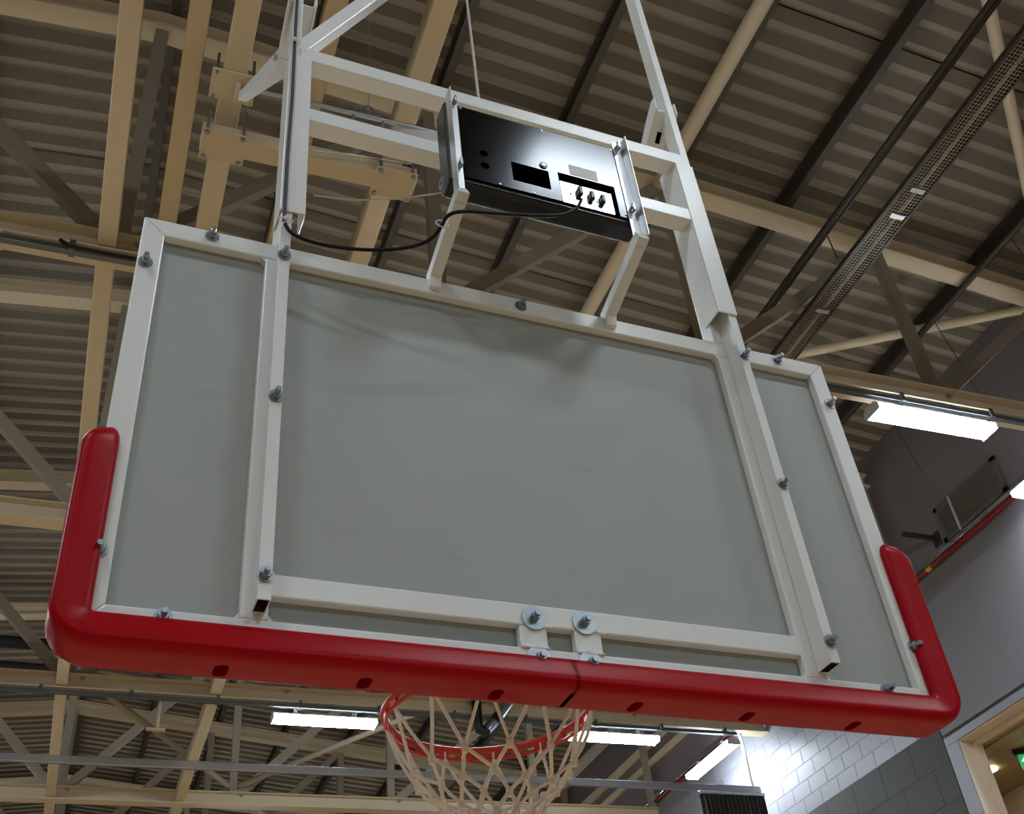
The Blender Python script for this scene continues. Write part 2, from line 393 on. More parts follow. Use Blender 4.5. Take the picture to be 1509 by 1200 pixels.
# light trunking with brackets
def trunking(k, x0, x1, label):
    t = thing('light_trunking', label, 'trunking', (x0, TY(k)-.06, ZB-.075))
    part('channel', MB().box(0, x1-x0, -.028, .028, 0, .05), 'trunk', t, bevel=.004)
    br = MB().box(-.022, .022, -.05, .034, -.008, .10).mesh('bracket')
    x = .75
    while x < x1-x0:
        o = part('bracket', br, 'trunk', t); o.location = (x, 0, 0); x += 1.1
trunking(1, XL+.5, XR-.3, 'grey light trunking along the nearest truss')
trunking(3, XL+.5, XR-.6, 'grey light trunking with clips under the third truss, below the padding')
beam('black_cable', MB().tube([(-1.62, TY(1)-.128, ZB-.02), (-1.55, TY(1)-.128, ZB-.075), (-1.35, TY(1)-.128, ZB-.083), (-.9, TY(1)-.128, ZB-.083), (2, TY(1)-.128, ZB-.083)], .016, 8), 'rubber', 'black cable along the nearest truss at the left edge of the board', 'cable')

# ------------------------------------------------------------------ fluorescent fixtures
LEN = 1.42
def half(cx, cz, rx, rz, n=9):
    return [(cx+rx*math.cos(math.pi+math.pi*i/(n-1)), cz+rz*math.sin(math.pi+math.pi*i/(n-1))) for i in range(n)]
fx = {}
fx['lens'] = []
for c in (-.062, .062):
    pg = [(c+.056*math.cos(a), -.012+.05*math.sin(a)) for a in [math.radians(155+230*i/14) for i in range(15)]]
    mb = MB().prism(pg, 'x', 0, LEN); mb.sm = True; fx['lens'].append(mb.mesh('lit_diffuser'))
fx['house'] = MB().prism([(-.108, .010), (.108, .010), (.07, .05), (-.07, .05)], 'x', -.015, LEN+.015).box(-.014, -.001, -.115, .115, -.06, .012).box(LEN+.001, LEN+.014, -.115, .115, -.06, .012).mesh('housing')
fx['clip'] = MB().box(-.025, .025, -.035, .035, .05, .13).mesh('clip')
def fixture(loc, rz, label, group):
    t = thing('fluorescent_fixture', label, 'light', loc, rz, group)
    part('housing', fx['house'], 'housing', t)
    for me in fx['lens']: part('lit_diffuser', me, 'lens', t)
    for x in (.3, LEN-.3): o = part('clip', fx['clip'], 'housing', t); o.location = (x, 0, -.012)
    return t
FZ = ZB-.165
fixture((5.84, TY(1)+.02, FZ), 0, 'bright twin tube light at the right, right of the backboard', 'fluorescent lights')
fixture((-2.22-LEN, TY(1)+.02, FZ), 0, 'twin tube light on the nearest truss just past the left edge', 'fluorescent lights')
fixture((1.43, TY(1)+.02, FZ), 0, 'twin tube light hidden behind the backboard on the nearest truss', 'fluorescent lights')
fixture((1.43, TY(3)+.06, FZ), 0, 'bright twin tube light below the padding, left of the net', 'fluorescent lights')
f4 = fixture((5.80, TY(3)+.06, FZ), 0, 'bright twin tube light below the padding, just right of the net', 'fluorescent lights')
part('indicator', MB().ball((-.03, -.03, .0), .02), 'gled', f4, label='small green indicator light')
fixture((-2.25-LEN, TY(3)+.06, FZ), 0, 'twin tube light on the third truss at the left edge, glowing', 'fluorescent lights')
fixture((8.5, 12.38, FZ), math.pi/2, 'bright tilted-looking tube light by the white block wall, below the padding', 'fluorescent lights')
fixture((8.93, 6.02-LEN, 8.80), math.pi/2, 'tube light by the wall pipe, cut off at the right edge', 'fluorescent lights')
out = [(x, k) for k in (-3, -1, 5) for x in (-8.2, -3.65, 1.43, 5.84)] + [(-8.2, 1), (-8.2, 3)]  # the rearmost row is added to brighten the back of the board
for x, k in out:
    fixture((x+(.3 if k == -1 and 1 < x < 2 else 0), TY(k)+.02, FZ), 0, 'twin tube light outside the photo on the %s truss, %s from the left wall' % ({-3: 'rearmost (added fill row)', -1: 'second rearmost', 5: 'fifth', 1: 'nearest', 3: 'third'}[k], {-8.2: 'first', -3.65: 'second', 1.43: 'third', 5.84: 'fourth'}[x]), 'fluorescent lights outside the photo')

# ------------------------------------------------------------------ heater, pipes along the roof
hx0, hx1, hz = 5.40, 5.69, 9.6
hy0, hy1 = -5.7, 8.2
h = thing('radiant_heater', 'long overhead radiant heater with wire mesh guard at the top right', 'heater', (hx0, hy0, hz))
L = hy1-hy0; w = hx1-hx0
part('reflector', MB().box(.06, w-.06, 0, L, .11, .12).box(0, .008, 0, L, .0, .045).box(w-.008, w, 0, L, 0, .045).prism([(0, .045), (.008, .045), (.066, .115), (.06, .12)], 'y', 0, L).prism([(w, .045), (w-.06, .12), (w-.066, .115), (w-.008, .045)], 'y', 0, L).box(0, .03, 0, L, -.004, 0).box(w-.02, w, 0, L, -.004, 0), 'heat', h)
part('burner_tube', MB().cyl((w*.62, 0, .03), (w*.62, L, .03), .022, 12), 'creamd', h)
gm = MB()
for i in range(9):
    x = .012+(w-.024)*i/8; gm.box(x-.0018, x+.0018, 0, L, .001, .0046)
n = int(L/.034)
for i in range(n): gm.box(.012, w-.012, i*.034, i*.034+.0036, -.0026, .001)
part('mesh_guard', gm, 'mesh', h, kind='stuff')
for yy in (2.92, 3.24, 4.55):
    part('cross_strap', MB().box(w*.3, w*.82, yy-hy0, yy-hy0+.05, -.012, -.004), 'alu', h)
p = thing('overhead_pipe', 'dark pair of pipes beside the mesh heater', 'pipe', (5.22, -5.7, 9.93))
part('pipe', MB().cyl((0, 0, 0), (0, 12.5, 0), .032, 10), 'pipe', p); part('pipe', MB().cyl((.07, 0, .03), (.07, 12.5, .03), .026, 10), 'pipe', p)
for yy in (.9, 3.9): beam('hanger_chain', MB().cyl((5.30, yy, 9.93), (5.44, yy+.12, 9.76), .007, 6), 'pipe', 'short dark chain between the pipes and the mesh heater, %s' % ('near the top of the photo' if yy < 2 else 'above the white board corner'), 'chain', 'pipe hanger chains')
beam('overhead_pipe', MB().cyl((7.95, YF+.3, 10.72), (7.95, 9.5, 10.72), .04, 10), 'pipe', 'single dark pipe near the right wall under the roof', 'pipe')
for yy in (3.9, 5.3, 6.6): beam('hanger_chain', MB().cyl((7.95, yy, 10.70), (8.5, yy+.25, 9.6), .005, 6), 'pipe', 'thin stay hanging from the single pipe, %s' % {3.9: 'at the right edge', 5.3: 'above the right light', 6.6: 'left of the right light'}[yy], 'chain', 'pipe stays')

# ------------------------------------------------------------------ right wall fittings
t = thing('wall_trunking', 'pale cable ledge along the right wall above the red pipe', 'trunking', (XR, 0, 9.0))
part('ledge', MB().box(-.07, -.001, YF+.1, YB-.1, 0, .055), 'rail', t, bevel=.003)
t = thing('fire_pipe', 'red fire pipe along the right wall under the pale ledge', 'pipe', (XR-.014, 0, 8.9))
part('pipe', MB().cyl((-.06, YF+.1, .035), (-.06, YB-.1, .035), .033, 12), 'redpipe', t)
part('yellow_tag', MB().cyl((-.06, 7.86, .035), (-.06, 7.96, .035), .037, 12), 'yellow', t, label='yellow tag band')
for i in range(12): part('pipe_clip', MB().box(-.1, -.002, 6.88+1.9*(i-2)-.02, 6.88+1.9*(i-2)+.02, .06, .085), 'rail', t)
t = thing('wall_louver', 'dark louvered vent on the mauve wall at the right', 'vent', (XR-.004, 6.3, 9.1))
part('frame', MB().box(-.03, 0, 0, 1.24, 0, .06).box(-.03, 0, 0, 1.24, .45, .51).box(-.03, 0, 0, .09, 0, .51).box(-.03, 0, 1.17, 1.24, 0, .51), 'louver', t, bevel=.003)
part('mullion', MB().box(-.035, 0, .90, .93, .0, .51), 'housing', t)
part('backing', MB().box(-.004, 0, .05, 1.2, .03, .48), 'hole', t)
for i in range(13): part('slat', MB().bar((-.018, .08, .075+i*.03), (-.018, 1.19, .075+i*.03), .022, .004, up=(.5, 0, .8)), 'louver', t)
beam('wall_bracket', MB().box(8.63, XR-.004, 7.64, 7.70, 9.23, 9.28).box(XR-.02, XR-.004, 7.60, 7.74, 9.14, 9.34), 'pipe', 'small dark bracket arm on the mauve wall above the right padding', 'bracket', bevel=.004)
for i, (zz, rr) in enumerate(((10.0, .07), (9.66, .055), (10.9, .05))):
    beam('wall_conduit', MB().box(XR-.08, XR-.005, 11.8, YB-.2, zz-rr, zz+rr), 'cream', 'cream strip along the far right wall, %s of the three' % ('middle', 'lowest', 'highest')[i], 'conduit', 'far wall strips', .01)
# downlight and exit sign in the corridor
dp = onz(1458, 1135, OZ1-.05)
beam('downlight', MB().cyl((dp.x, dp.y, dp.z-.012), (dp.x, dp.y, dp.z+.004), .10, 20), 'down', 'round lit downlight in the wooden ceiling beyond the opening', 'light')
for dx, dy in ((0, -2.6), (.1, 2.2)):  # extra unseen lamps, added to brighten the corridor
    beam('downlight', MB().cyl((dp.x+dx, dp.y+dy, dp.z-.012), (dp.x+dx, dp.y+dy, dp.z+.004), .10, 20), 'down', 'round downlight added to brighten the corridor, hidden %s' % ('outside the right edge' if dy < 0 else 'behind the door jamb'), 'light', 'added corridor downlights')
t = thing('exit_sign', 'green emergency exit sign hanging from the wooden ceiling at the right edge', 'sign', (10.06, 8.60, OZ1-.05), math.radians(-32))
part('housing', MB().box(-.03, .40, -.04, .04, -.075, -.012), 'black', t, bevel=.006)
part('sign_plate', MB().box(.02, .38, -.008, .008, -.255, -.075), 'exit', t, label='green lit sign plate')
ar = [(.09,-.10),(.145,-.165),(.112,-.165),(.112,-.23),(.068,-.23),(.068,-.165),(.035,-.165)]
part('arrow', MB().prism(ar, 'y', -.012, -.0082), 'exitw', t, label='white arrow')
ru = [(.27,-.12),(.31,-.12),(.33,-.17),(.38,-.19),(.37,-.20),(.33,-.19),(.35,-.25),(.33,-.25),(.30,-.21),(.26,-.25),(.24,-.24),(.28,-.19),(.26,-.16),(.23,-.19),(.22,-.18)]
part('running_figure', MB().prism(ru, 'y', -.012, -.0082), 'exitw', t, label='white running figure').location = (-.03, 0, .005)

# ------------------------------------------------------------------ curtain track with droppers, bunched net, black rolls
t = thing('curtain_track', 'long shiny aluminium curtain track hanging below the third truss', 'track', (XL+.4, TY(3)+.02, 7.655))
part('track', MB().box(0, XR-.35-XL-.4, -.03, .03, 0, .10), 'rail', t, bevel=.006)
for x in (8.70, -11.0): part('dropper', MB().cyl((x-XL-.4, 0, .1), (x-XL-.4, .01, 8.6-7.655), .03, 10), 'white', t)
t = thing('hanger_rod', 'pale hanger rod with foot plate below the third truss, left of the lit tube', 'rod', (-.05, TY(3)+.03, 8.17))
part('rod', MB().cyl((0, 0, 0), (0, .02, .43), .022, 10), 'cream', t); part('foot_plate', MB().box(-.14, .10, -.04, .04, -.02, 0), 'cream', t, bevel=.004)
t = thing('divider_net', 'dark bunched divider net under the curtain track by the white wall', 'net', (7.76, TY(3)+.02, 7.015))
part('head_rail', MB().box(0, 1.1, -.05, .05, .585, .63), 'alu', t, bevel=.004)
pl_ = []
for i in range(81):
    x = 1.08*i/80; pl_.append((x+.01, .045*math.sin(i*1.15)))
mb = MB(); pts = [(x, yy, .0) for x, yy in pl_]+[(x, yy, .59) for x, yy in pl_]
mb.add(pts+[(a, b+.006, c) for a, b, c in pts], [(i, i+1, 82+i, 81+i) for i in range(80)]+[(162+i, 162+81+i, 162+82+i, 162+i+1) for i in range(80)])
part('net_folds', mb, 'netg', t, kind='stuff')
for i, (yy, zz) in enumerate(((14.2, 10.12), (14.2, 9.72))):
    beam('rolled_curtain', MB().cyl((XL+.3, yy, zz), (-1.5, yy, zz), .09, 14), 'duct', 'black curtain roll at the left edge beside the red padding, %s' % ('upper' if i == 0 else 'lower'), 'curtain', 'black curtain rolls')
t = thing('pipe_bracket', 'black elbow bracket with chrome joint hanging under the truss behind the net', 'bracket', (4.28, 12.265, 8.3))
part('arm', MB().tube([(0, 0, .55), (0, 0, .1), (.02, 0, .03), (.08, 0, .0), (.13, 0, .02)], .072, 12), 'black', t)
part('joint', MB().cyl((.12, 0, .02), (.25, 0, .15), .08, 14), 'zinc', t, label='chrome joint')
part('knuckle', MB().cyl((.25, 0, .15), (.33, 0, .24), .09, 14), 'black', t)
part('head', MB().cyl((.33, 0, .24), (.5, 0, .46), .075, 14), 'zinc', t)

# ------------------------------------------------------------------ THE GOAL (own axes, turned 2.1 degrees in the hall)
TH = math.radians(2.113); ZG = 2.92
GM = Matrix.Rotation(TH, 3, 'Z')
def G(p): return GM @ Vector(p) + Vector((0, 0, ZG))
def gthing(name, label, cat, base, group=None): return thing(name, label, cat, G(base), TH, group)
GI = GM.inverted()
def gy(u, v, y):
    o = GI @ (CW-Vector((0, 0, ZG))); q = GI @ wray(u, v); return o + q*((y-o.y)/q.y)

# ---- backboard
BW, BH, FT, FD = .9, 1.0103, .0485, .022
bb = gthing('basketball_backboard', 'back of a grey basketball backboard in a white steel frame with red edge padding', 'backboard', (0, 0, 0))
part('board_panel', MB().box(-BW+.002, BW-.002, FD, FD+.013, .002, BH-.002), 'panel', bb, label='grey board panel')
def mitre(a, b, c, d_):
    return MB().prism([a, b, c, d_], 'y', 0, FD)
part('frame_tube', mitre((-BW, BH), (-BW+FT, BH-FT), (BW-FT, BH-FT), (BW, BH)), 'white', bb, bevel=.003)
part('frame_tube', mitre((-BW, 0), (BW, 0), (BW-FT, FT), (-BW+FT, FT)), 'white', bb, bevel=.003)
part('frame_tube', mitre((-BW, 0), (-BW+FT, FT), (-BW+FT, BH-FT), (-BW, BH)), 'white', bb, bevel=.003)
part('frame_tube', mitre((BW, 0), (BW, BH), (BW-FT, BH-FT), (BW-FT, FT)), 'white', bb, bevel=.003)
MX = ((-.630, -.580), (.557, .609))
for a, b in MX:
    part('upright_member', MB().box(a, b, 0.0005, FD, FT, BH-FT), 'white', bb, bevel=.003)
    for sx, x in ((-1, a), (1, b)):
        for zz, sg in ((FT, 1), (BH-FT, -1)):
            part('weld_fillet', MB().prism([(x, zz), (x+sx*.009, zz), (x, zz+sg*.012)], 'y', .002, FD), 'white', bb)
part('cross_bar', MB().box(MX[0][1], MX[1][0], .0, FD, .097, .1435), 'white', bb, bevel=.003)
for xc in (-.069, .049):
    part('rim_stub', MB().box(xc-.028, xc+.030, .0005, FD, FT, .097), 'white', bb, bevel=.003)
    part('weld_bead', MB().tube([(xc-.028, -.001, FT+.001), (xc, -.002, FT-.001), (xc+.030, -.001, FT+.001)], .003, 6), 'white', bb)
    part('weld_bead', MB().tube([(xc+.02, -.001, .096), (xc+.04, -.001, .096)], .003, 6), 'white', bb)
# bolts
bm = dict(stud=MB().cyl((0, .004, 0), (0, -.027, 0), .0055, 10).mesh('bolt'),
          nut=MB().cyl((0, -.003, 0), (0, -.013, 0), .0105, 6).mesh('nut'),
          washer=MB().cyl((0, 0, 0), (0, -.0028, 0), .0155, 20).mesh('washer'),
          bigw=MB().cyl((0, 0, 0), (0, -.004, 0), .026, 28).mesh('washer'),
          cap=MB().cyl((0, -.004, 0), (0, -.019, 0), .0095, 14).mesh('nut'),
          bst=MB().cyl((0, -.015, 0), (0, -.026, 0), .006, 12).mesh('bolt'))
for k_ in bm: bm[k_].set_sharp_from_angle(angle=math.radians(40))
def bolt(x, z, y=0, parent=bb, base=(0,0,0), big=False):
    o = part('bolt', bm['bst' if big else 'stud'], 'zinc', parent); o.location = Vector((x, y, z))-Vector(base)
    part('washer', bm['bigw' if big else 'washer'], 'zinc' if big else 'darkzinc', o); part('nut', bm['cap' if big else 'nut'], 'darkzinc', o)
for s in (-1, 1):
    for x, z in ((.882, .868), (.752, .992), (.876, .150), (.757, .034)): bolt(s*x, z)
bolt(-.003, .984)
for x, z in ((-.065, .113), (.044, .115), (-.064, .026), (.046, .026)): bolt(x, z, 0, big=True)
# arms that carry the scoreboard
AX = (-.228, .243); YS = -.20
for x in AX:
    ff = part('scoreboard_arm', MB().prism([(.014, BH-.035), (-.012, BH-.035), (-.02, BH-.005), (YS-.03, 1.073), (YS-.015, 1.105), (.012, BH+.02)], 'x', x-.0145, x+.0145), 'white', bb, bevel=.002)

# ---- red padding, swept around the lower edges
PR = [(-.027, -.001), (-.0275, -.010), (-.0235, -.0165), (-.014, -.0205), (.0, -.025), (.014, -.0295), (.022, -.031), (.029, -.030), (.034, -.0265), (.0375, -.02),
      (.039, -.012), (.0395, .0), (.0395, .03), (.0395, .056), (.038, .063), (.033, .068), (.02, .070), (-.01, .070), (-.026, .066), (-.028, .05), (-.028, .0365), (.0015, .0365), (.0015, -.001)]
CN, CYp = 0.004, .02
def pad(sg, zt, seam):
    RC = .034
    path = []                                     # (point x,z), normal (x,z), scale, shift
    capn = 7
    for i in range(capn):
        a = (i+.35)/(capn-.65+.35) if i else .0
        q = math.sin(math.pi/2*min(1, i/(capn-1)))
        path.append(((-BW, zt-.050*(1-math.cos(math.pi/2*i/(capn-1)))), (-1, 0), max(q, .02)))
    for i in range(1, 8): path.append(((-BW, zt-.050-(zt-.05-RC)*i/7), (-1, 0), 1))
    for i in range(1, 9):
        a = math.pi/2*i/8
        path.append(((-BW+RC-RC*math.cos(a), RC-RC*math.sin(a)), (-math.cos(a), -math.sin(a)), 1))
    for i in range(1, 15): path.append(((-BW+RC+(seam+BW-RC)*i/14, 0), (0, -1), 1))
    rings = []
    for (px, pz), (nx, nz), sc in path:
        ring = []
        for n_, y_ in PR:
            if n_ <= .0015: nb_, yb_ = (n_*sc if n_ < 0 else n_), (-.001 if y_ < .018 else .0365)
            else: nb_, yb_ = .0015, min(max(y_, -.001), .0365)
            n2 = nb_+(n_-max(min(n_, .0015), -1))*sc; y2 = yb_+(y_-yb_)*sc
            ring.append((sg*(px+nx*n2), y2, pz+nz*n2-(n2+.028)*.5*max(0, min(1, (pz-zt+.10)/.10))))
        rings.append(ring)
    mb = MB().rings(rings); mb.sm = True
    if sg > 0: mb.f = [q[::-1] for q in mb.f]
    return mb
PADS = []
for sg, zt, seam, slots, lab in ((1, .425, .004, (-.650, -.398, -.146), 'left half of the red edge padding'), (-1, .435, -.0055, (.146, .402, .664), 'right half of the red edge padding')):
    mb = pad(sg, zt, seam if sg > 0 else -seam-.0)
    o = part('edge_padding', mb, 'red', bb, label=lab)
    cut = MB()
    for xs_ in slots:
        n = 8; pts = []
        for i in range(2*n):
            a = math.pi*i/(n-1) if i < n else math.pi+math.pi*(i-n)/(n-1)
            cy_ = .030+(.010 if i < n else -.010)
            pts.append((xs_+.0125*math.cos(a), cy_+.0125*math.sin(a)))
        cut.prism(pts, 'z', -.06, -.022)
    co = link('slot_cutter', cut.mesh('slot_cutter'))
    co.parent = bb
    md = o.modifiers.new('slots', 'BOOLEAN'); md.operation = 'DIFFERENCE'; md.object = co; md.solver = 'EXACT'
    PADS.append((o, co))
bpy.context.view_layer.update()
dg = bpy.context.evaluated_depsgraph_get()
for o, co in PADS:
    me = bpy.data.meshes.new_from_object(o.evaluated_get(dg))
    o.modifiers.clear(); o.data = me
    me.set_sharp_from_angle(angle=math.radians(50))
    bpy.data.objects.remove(co)

# ---- support frame: masts, sleeves, rails, stays
PX = ((-.6105, -.5855), (.588, .613)); PY0, PY1 = -.0485, -.0005
ZT = 5.45
sf = gthing('support_frame', 'white steel mast frame holding the backboard from the ceiling', 'frame', (0, -.02, .06))
base = (0, -.02, .06)
def sp(name, mb, m_='white', parent=sf, bevel=.003, **k): return part(name, mb, m_, parent, off=base, bevel=bevel, **k)
for (a, b) in PX:
    t_ = .003; o = [(a, PY0), (b, PY0), (b, PY1), (a, PY1)]; i_ = [(a+t_, PY0+t_), (b-t_, PY0+t_), (b-t_, PY1-t_), (a+t_, PY1-t_)]
    mb = MB(); vs = [(*p_, .061) for p_ in o]+[(*p_, ZT) for p_ in o]+[(*p_, .061) for p_ in i_]+[(*p_, ZT) for p_ in i_]; fs = []
    for q in range(4):
        w = (q+1) % 4; fs += [(q, w, 4+w, 4+q), (8+w, 8+q, 12+q, 12+w), (w, q, 8+q, 8+w), (4+q, 4+w, 12+w, 12+q)]
    mb.add(vs, fs); pst = sp('post', mb, bevel=.0012)
    pst.data.materials.append(M['bore'])
    for q in (1, 5, 9, 13): pst.data.polygons[q].material_index = 1
    xc = (a+b)/2
    for z in (.929, .520, .110):
        o_ = part('bolt', bm['stud'], 'zinc', sf); o_.location = Vector((xc, PY0, z))-Vector(base)
        part('washer', bm['washer'], 'darkzinc', o_); part('nut', bm['nut'], 'darkzinc', o_)
SX = ((-.6155, -.5555), (.5555, .6155))
for k_, (a, b) in enumerate(SX):
    pa, pb = PX[k_]
    sp('sleeve', MB().box(a, b, -.054, -.0495, 1.074, 1.701).box(a, a+.004, -.0495, .018, 1.074, 1.701).box(b-.004, b, -.0495, .018, 1.074, 1.701), bevel=.002)
    m0, m1 = MX[k_]
    sp('mast', MB().box(max(m0, a+.0045), min(m1, b-.0045), .0, .045, BH+.001, 1.74))
    # clevis plates with slots, reaching back to the stay
    la, lb = Vector((0, -.036, 2.0)), Vector((0, .10, 1.885))
    lk = sp('link_channel', MB().prism([(-.036, 1.985), (.105, 1.868), (.105, 1.874), (-.036, 1.991)], 'x', a-.004, b+.004), bevel=.001)
    for xp in (a-.0065, b+.0065):
        sp('link_flange', MB().prism([(-.05, 1.975), (-.036, 1.965), (.11, 1.862), (.11, 1.905), (.02, 1.99), (-.03, 2.03), (-.05, 2.03)], 'x', xp-.0025, xp+.0025), 'white', lk, bevel=.001)
    for y0_, y1_ in ((.012, .040), (.056, .074)):
        zz = lambda q: 1.985-(q+.036)*.83
        sp('slot', MB().prism([(y0_, zz(y0_)-.0008), (y1_, zz(y1_)-.0008), (y1_, zz(y1_)+.002), (y0_, zz(y0_)+.002)], 'x', (a+b)/2-.008, (a+b)/2+.008), 'hole', lk, bevel=0)
    xm = (a+b)/2
    end = GI @ (Vector((-.515 if k_ == 0 else .55, 2.85, 8.5))-Vector((0, 0, ZG)))
    sp('stay', MB().bar((xm, .09, 1.915), end, .058, .058), bevel=.005)
    sp('pivot_bolt', MB().cyl((a-.02, .092, 1.89), (b+.02, .092, 1.89), .009, 10), 'zinc', bevel=0)
for z0, z1, lab in ((1.700, 1.752, 'upper rail'), (1.440, 1.490, 'lower rail')):
    sp('rail', MB().box(*((PX[0][1]-.001, PX[1][0]+.001) if z0 > 1.6 else (SX[0][1]-.0035, SX[1][0]+.0035)), -.0515, -.0005, z0, z1), bevel=.003)
sp('diagonal_brace', MB().bar((-.585, -.027, 1.76), (.595, -.027, 3.92), .042, .042, up=(0, 1, 0)), bevel=.004)
gz_ = MB().prism([(-.5855, 1.752), (-.535, 1.752), (-.5855, 1.80)], 'y', -.046, -.006)
sp('gusset', gz_, bevel=.002)
sp('top_plate', MB().box(-.75, .75, -.06, .03, ZT, ZT+.02))
beam('suspension_wire', MB().cyl(G((-.06, -.02, 1.752)), G((-.06, -.02, 5.9)), .0045, 8), 'wire', 'grey suspension wire rising from the upper rail above the scoreboard', 'wire', 'wires')
beam('strap_wire', MB().tube([ony(460, 222, 3.07), ony(520, 228, 3.07), ony(606, 242, 3.07)], .006, 6), 'wire', 'thin wire crossing behind the lower rail beside the clamps', 'wire', 'wires')
pA, pB, pC, pD = gy(462, 288, .05), gy(520, 295, .0), gy(590, 293, -.06), gy(652, 284, -.12)
beam('strap_wire', MB().tube([G(q) for q in (pA, pB, pC, pD)], .0022, 6), 'wire', 'pale slack string running to the ring on the scoreboard edge', 'string', 'wires')

# ---- scoreboard / shot clock box
BX0, BX1, BZ0, BZ1 = -.247, .258, 1.146, 1.462
sc = gthing('shot_clock', 'black electronic timer box with shiny metal back plate above the backboard', 'electronic timer', (0, YS, BZ0))
sb = (0, YS, BZ0)
def bp_(name, mb, m_, parent=sc, bevel=0.0, **k): return part(name, mb, m_, parent, off=sb, bevel=bevel, **k)
PXA, PXB, PZA, PZB = -.209, .227, 1.168, 1.445
# case: rounded slab with recessed back
bp_('case', MB().prism([(YS+.0025, BZ0+.012), (YS+.010, BZ0+.002), (YS+.055, BZ0), (YS+.066, BZ0+.012), (YS+.066, BZ1), (YS+.0025, BZ1)], 'x', BX0, BX1), 'black', bevel=.007, label='black plastic case')
# back plate with cut outs built as strips
cells = MB()
RX0, RX1, RZ0, RZ1 = .046, .206, PZA-.004, 1.281        # recess (open to the bottom edge)
WX0, WX1, WZ0, WZ1 = -.082, .020, 1.202, 1.274          # window
ya, yb = YS-.003, YS+.002
for x0, x1, z0, z1 in ((PXA, PXB, RZ1, PZB), (RX1, PXB, PZA, RZ1), (PXA, WX0, PZA, RZ1), (WX1, RX0, PZA, RZ1), (WX0, WX1, WZ1, RZ1), (WX0, WX1, PZA, WZ0)):
    cells.box(x0, x1, ya, yb, z0, z1)
bp_('back_plate', cells, 'plate', label='shiny metal back plate')
bp_('window', MB().box(WX0, WX1, YS+.001, YS+.0025, WZ0, WZ1), 'hole')
bp_('recess', MB().box(RX0, RX1, YS+.0005, YS+.0022, RZ0, RZ1), 'hole')
sw = bp_('socket_plate', MB().box(RX0+.003, RX1-.014, YS-.0015, YS+.0005, RZ0+.006, RZ1-.032), 'steelplate', label='bright socket plate')
for x, z in ((.098, 1.222), (.130, 1.216), (.160, 1.213)):
    bp_('socket', MB().box(x-.006, x+.007, YS-.014, YS-.0015, z-.017, z+.012), 'black', sw, bevel=.003)
for x, z in ((.075, 1.209), (.147, 1.205)): bp_('screw', MB().cyl((x, YS-.0015, z), (x, YS-.004, z), .0035, 8), 'darkzinc', sw)
for z in (1.277, 1.229): bp_('cable_hole', MB().cyl((-.154, YS-.0036, z), (-.154, YS-.001, z), .0115, 16), 'hole')
jk = bp_('jack', MB().cyl((.008, YS-.006, 1.292), (.008, YS, 1.292), .0105, 16), 'black'); bp_('jack_core', MB().cyl((.008, YS-.0075, 1.291), (.008, YS-.005, 1.291), .0055, 12), 'darkzinc', jk)
bp_('sticker', MB().box(.082, .161, YS-.0038, YS-.0028, 1.287, 1.325), 'sticker', label='white sticker')
for x, z in ((-.205, 1.44), (.223, 1.44), (.02, 1.44), (.223, 1.18), (-.12, 1.172), (-.03, 1.172)): bp_('screw', MB().cyl((x, YS-.0045, z), (x, YS-.002, z), .003, 8), 'darkzinc')
for k_, x in enumerate(AX):
    sgn = 1 if k_ else -1
    br = bp_('angle_bracket', MB().box(x-.0145, x+.0145, YS-.005, YS-.002, 1.062, 1.476).box(*((x-.0145, x-.0115) if k_ == 0 else (x+.0115, x+.0145)), YS-.034, YS-.005, 1.085, 1.476), 'alu', label='aluminium angle bracket', bevel=.001)
    for z in (1.452, 1.200):
        xx = x+(.006 if k_ == 0 else -.002)
        o_ = bp_('wing_nut', MB().cyl((xx, YS-.005, z), (xx, YS-.02, z), .006, 10).box(xx-.003, xx+.003, YS-.022, YS-.008, z-.014, z+.014), 'zinc', br, bevel=.0015)
rg = [Vector((BX0-.004, YS+.035+.014*math.cos(a), 1.17+.014*math.sin(a))) for a in [i*math.pi/8 for i in range(16)]]
bp_('side_ring', MB().tube([(p_.x-.006, p_.y, p_.z) for p_ in rg], .0018, 6, True), 'zinc')

# ---- cables
c1 = [(436, 0), (434.5, 60), (431, 140), (424, 230), (420, 300), (419, 325)]
pts = [gy(u, v, PY0-.010) for u, v in c1]
pts[0] = Vector((pts[0].x, pts[0].y, 3.2))
beam('power_cable', MB().tube([G(p_) for p_ in pts], .0042, 8), 'rubber', 'black cable running straight down the front of the left mast', 'cable', 'black goal cables')
c2_ = [(420, 330, -.058), (432, 345, -.06), (465, 358, -.066), (510, 366, -.075), (560, 368.5, -.09), (605, 364, -.105), (635, 352, -.13), (650, 334, -.165), (658, 320, -.20), (672, 313, -.222), (700, 312, -.226), (750, 316, -.226), (800, 318, -.226), (830, 316, -.222), (850, 306, -.216), (857, 294, -.212)]
def smooth(P, n=4):
    out = []
    for i in range(len(P)-1):
        p0, p1, p2, p3 = P[max(i-1, 0)], P[i], P[i+1], P[min(i+2, len(P)-1)]
        for j in range(n):
            t = j/n; out.append(.5*((2*p1)+(p2-p0)*t+(2*p0-5*p1+4*p2-p3)*t*t+(3*p1-p0-3*p2+p3)*t*t*t))
    return out+[P[-1]]
pts = [gy(u, v, y) for u, v, y in c2_]
beam('power_cable', MB().tube([G(p_) for p_ in smooth(pts)], .0045, 10), 'rubber', 'black cable drooping from the left mast to the timer box socket', 'cable', 'black goal cables')
